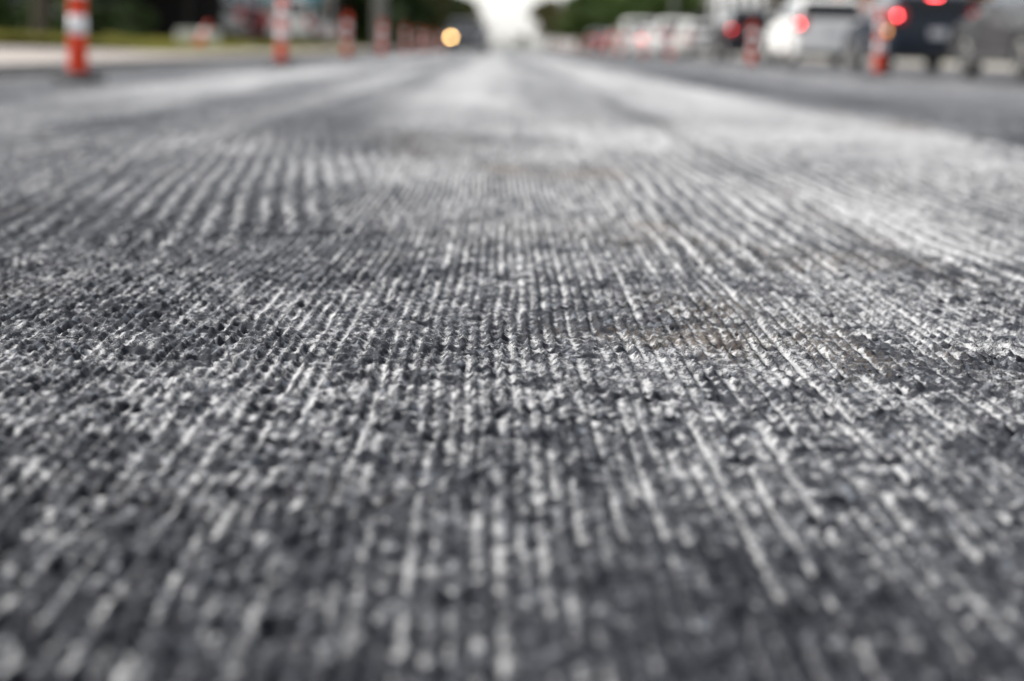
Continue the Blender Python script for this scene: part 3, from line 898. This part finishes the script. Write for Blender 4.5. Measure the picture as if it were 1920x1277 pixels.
# ---------------------------------------------------------------- trees and shrubs
def leaf_mat(name, col):
    m = mat(name, col, 0.7, spec=0.2, noise=0.5, scale=0.7)
    return m
M_LEAF = [leaf_mat('leaf_dark', (0.035, 0.06, 0.018)), leaf_mat('leaf_mid', (0.07, 0.115, 0.025)), leaf_mat('leaf_olive', (0.09, 0.085, 0.03))]
M_BARK = mat('bark', (0.06, 0.05, 0.04), 0.9, noise=0.35, scale=8, bump=0.01)

def crown_mesh(name, seed, n, cz, rx, rz, leaf, lobes=16):
    r = np.random.RandomState(seed)
    lc = r.normal(0, 1, (lobes, 3)); lc /= np.linalg.norm(lc, axis=1)[:, None]
    lc *= (r.uniform(0.35, 0.90, (lobes, 1)))
    lr = r.uniform(0.20, 0.44, lobes)
    w = r.randint(0, lobes, n)
    d = r.normal(0, 1, (n, 3)); d /= np.linalg.norm(d, axis=1)[:, None]
    p = lc[w] + d * (lr[w] * r.uniform(0.45, 1.0, n) ** 0.5)[:, None]
    p *= np.array([rx, rx, rz]); p[:, 2] += cz
    a = r.normal(0, 1, (n, 3)); a /= np.linalg.norm(a, axis=1)[:, None]
    b = np.cross(a, r.normal(0, 1, (n, 3))); b /= np.linalg.norm(b, axis=1)[:, None]
    s = leaf * r.uniform(0.6, 1.4, (n, 1))
    v = np.stack([p - a * s, p + b * s * 0.45, p + a * s, p - b * s * 0.45], 1).reshape(-1, 3)
    me = bpy.data.meshes.new(name)
    me.from_pydata(v.tolist(), [], np.arange(n * 4).reshape(-1, 4).tolist())
    return me
def trunk_mb(seed, h, r, spread):
    q = random.Random(seed)
    mb = MB()
    top = (q.uniform(-.3, .3), q.uniform(-.3, .3), h)
    mb.tube([(0, 0, -0.2), (0, 0, 0.1), (top[0] * .4, top[1] * .4, h * .5), top], [r * 1.5, r * 1.1, r * .85, r * .55], 10)
    for i in range(6):
        a = i * 1.05 + q.uniform(-.3, .3); z0 = h * q.uniform(.55, .95)
        f = z0 / h
        s = (top[0] * f, top[1] * f, z0)
        e = (s[0] + math.cos(a) * spread * q.uniform(.5, .9), s[1] + math.sin(a) * spread * q.uniform(.5, .9), z0 + spread * q.uniform(.5, 1.0))
        m_ = tuple((s[k] + e[k]) / 2 + (0.2 if k == 2 else 0) for k in range(3))
        mb.tube([s, m_, e], [r * .42, r * .28, r * .08], 7)
    return mb
TREES = []
for k, (h, rx, rz, n, lf) in enumerate(((3.2, 3.4, 3.2, 5200, 0.26), (2.6, 4.2, 3.4, 6000, 0.28), (2.2, 2.6, 2.8, 4200, 0.24))):
    cm = crown_mesh('crown', 40 + k, n, h + rz * 0.72, rx, rz, lf)
    tm = trunk_mb(60 + k, h * 1.15, 0.2, rx * 0.7).mesh('trunk')
    tm.materials.append(M_BARK)
    cms = []
    for m in M_LEAF:
        c2 = cm.copy(); c2.materials.append(m); cms.append(c2)
    TREES.append((tm, cms))
def tree(k, leaf, x, y, z, s, label, group=None, sz=1.0):
    t = empty('tree', (x, y, z), rnd.uniform(0, 6.28), label, 'tree', group)
    t.scale = (s, s, s * sz)
    link('trunk', TREES[k][0], None, t)
    link('crown', TREES[k][1][leaf], None, t)
    return t
GL, GR = 'trees along the left side of the street', 'trees along the right side of the street'
tree(0, 0, -10.4, 39.5, 0.3, 0.9, 'dark trunked tree nearest the camera, at the left picture edge', GL)
spots_l = [(1, 0, -8.4, 103, 1.05), (0, 0, -6.9, 116, 1.0), (2, 0, -9.0, 126, 1.4), (1, 0, -7.6, 140, 1.1), (0, 1, -9.0, 158, 1.2), (1, 2, -7.0, 176, 1.0), (2, 0, -9.4, 198, 1.5), (0, 2, -8.0, 225, 1.1), (1, 0, -9, 262, 1.2), (0, 0, -9.5, 310, 1.4), (1, 2, -11, 400, 1.6), (0, 0, -13, 560, 2.2)]
for i, (k, lf, x, y, s) in enumerate(spots_l):
    tree(k, lf, x - (1.3 if y < 400 else 0), y, 0.3, s, '%s leafy tree beyond the shops in the left row, counting away from the camera' % (['first'] + ORD[1:])[i], GL, 0.85)
spots_r = [(2, 1, 16.5, 46, 1.0), (0, 0, 17.0, 76, 1.0), (1, 1, 14.2, 155, 0.95), (0, 0, 15.8, 168, 1.1), (2, 1, 13.9, 182, 1.2), (1, 0, 16, 222, 1.0), (0, 1, 13.2, 205, 1.2), (1, 1, 13.0, 250, 1.35), (1, 2, 13.4, 290, 1.2), (2, 0, 14.5, 320, 1.5), (1, 2, 13, 400, 1.4), (0, 2, 15, 520, 2.0)]
for i, (k, lf, x, y, s) in enumerate(spots_r):
    tree(k, lf, x, y, 0.12, s, '%s leafy tree on the right beyond the car queue, counting away from the camera' % (['first'] + ORD[1:])[i], GR, 0.85)

def hedge(name, x, y0, y1, z, w, h, n, m, label, seed):
    r = np.random.RandomState(seed)
    u = r.uniform(0, 1, n) ** 1.3
    yy = y0 + (y1 - y0) * u
    top = h * (0.7 + 0.3 * np.sin(yy * 0.21) * np.sin(yy * 0.083 + 1) + 0.15 * r.normal(0, 1, n))
    p = np.stack([x + w * r.uniform(-1, 1, n), yy, z + top * r.uniform(0.0, 1, n) ** 0.7], 1)
    a = r.normal(0, 1, (n, 3)); a /= np.linalg.norm(a, axis=1)[:, None]
    b = np.cross(a, r.normal(0, 1, (n, 3))); b /= np.linalg.norm(b, axis=1)[:, None]
    s_ = 0.36 * r.uniform(0.6, 1.4, (n, 1))
    v = np.stack([p - a * s_, p + b * s_ * 0.5, p + a * s_, p - b * s_ * 0.5], 1).reshape(-1, 3)
    me = bpy.data.meshes.new('foliage'); me.from_pydata(v.tolist(), [], np.arange(n * 4).reshape(-1, 4).tolist())
    t = empty(name, (0, 0, 0), 0, label, 'hedge')
    link('foliage', me, m, t)
    st = MB()
    yq = y0 + 1
    while yq < y1:
        st.tube([(x, yq, z - 0.2), (x + 0.1, yq + 0.1, z + h * 0.5), (x - 0.1, yq, z + h * 0.75)], [0.05, 0.04, 0.015], 5)
        yq += 3.0
    st.build('stems', M_BARK, t)['kind'] = 'stuff'
hedge('hedge', -8.8, 104, 300, 0.3, 1.3, 3.2, 16000, M_LEAF[0], 'dark overgrown hedge under the trees at the left of the street', 5)
hedge('hedge', 15.9, 142, 330, 0.1, 1.2, 2.6, 12000, M_LEAF[1], 'green hedge under the trees at the right of the street', 6)
for x, y, k, s, nm in ((-9.0, 760, 1, 0.75, 'small hazy tree at the far end of the street, left of the vanishing point'), (2.5, 900, 0, 0.55, 'tiny tree right at the vanishing point of the street'), (11.0, 800, 1, 0.8, 'small hazy tree at the far end of the street, right of the vanishing point')):
    tree(k, 2 if k else 0, x, y, 0.0, s, nm)
SH = [crown_mesh('foliage', 80 + k, 1500, 0.62, 1.0, 0.72, 0.10, 10) for k in range(2)]
SHM = []
for k, c in enumerate(SH):
    c.materials.append(M_LEAF[k])
    st = MB()
    for i in range(5):
        a = i * 1.26
        st.tube([(0.05 * math.cos(a), 0.05 * math.sin(a), -0.1), (0.3 * math.cos(a), 0.3 * math.sin(a), 0.5), (0.5 * math.cos(a), 0.5 * math.sin(a), 0.95)], [0.03, 0.02, 0.008], 6)
    sm = st.mesh('stem'); sm.materials.append(M_BARK)
    SHM.append(sm)
def shrub(k, x, y, z, s, label):
    t = empty('shrub', (x, y, z), rnd.uniform(0, 6), label, 'shrub', 'shrubs on the left verge')
    t.scale = (s, s, s)
    link('stem', SHM[k], None, t); link('foliage', SH[k], None, t)
shrub(0, -12.4, 41.0, 0.28, 1.15, 'dark green shrub at the left picture edge beside the tree trunk')
shrub(1, -11.5, 44.0, 0.30, 1.0, 'lighter green shrub just behind the near tree trunk')
shrub(0, -9.9, 42.6, 0.30, 0.85, 'dark shrub right of the near tree trunk')
shrub(0, -10.9, 52.0, 0.35, 0.9, 'dark round shrub in front of the carport')

# a distant wooded rise closing the street
hv, hf = [], []
for i in range(61):
    a = -900 + 30 * i
    hh = 9 + 7 * math.sin(i * 0.9) + 5 * math.sin(i * 2.3 + 1)
    sc = 0.12 + 0.88 * min(1, abs(a) / 260)
    hv += [(a, 1500, -2), (a, 1560, hh * sc), (a, 1700, hh * sc * 0.6)]
for i in range(60):
    for j in range(2):
        hf.append((i * 3 + j, i * 3 + j + 1, i * 3 + j + 4, i * 3 + j + 3))
tag(MB().add(hv, hf).build('hills', mat('far_wood', (0.05, 0.065, 0.045), 0.9, noise=0.4, scale=0.05), smooth=True), 'low wooded rise at the end of the street', None, None, 'structure')
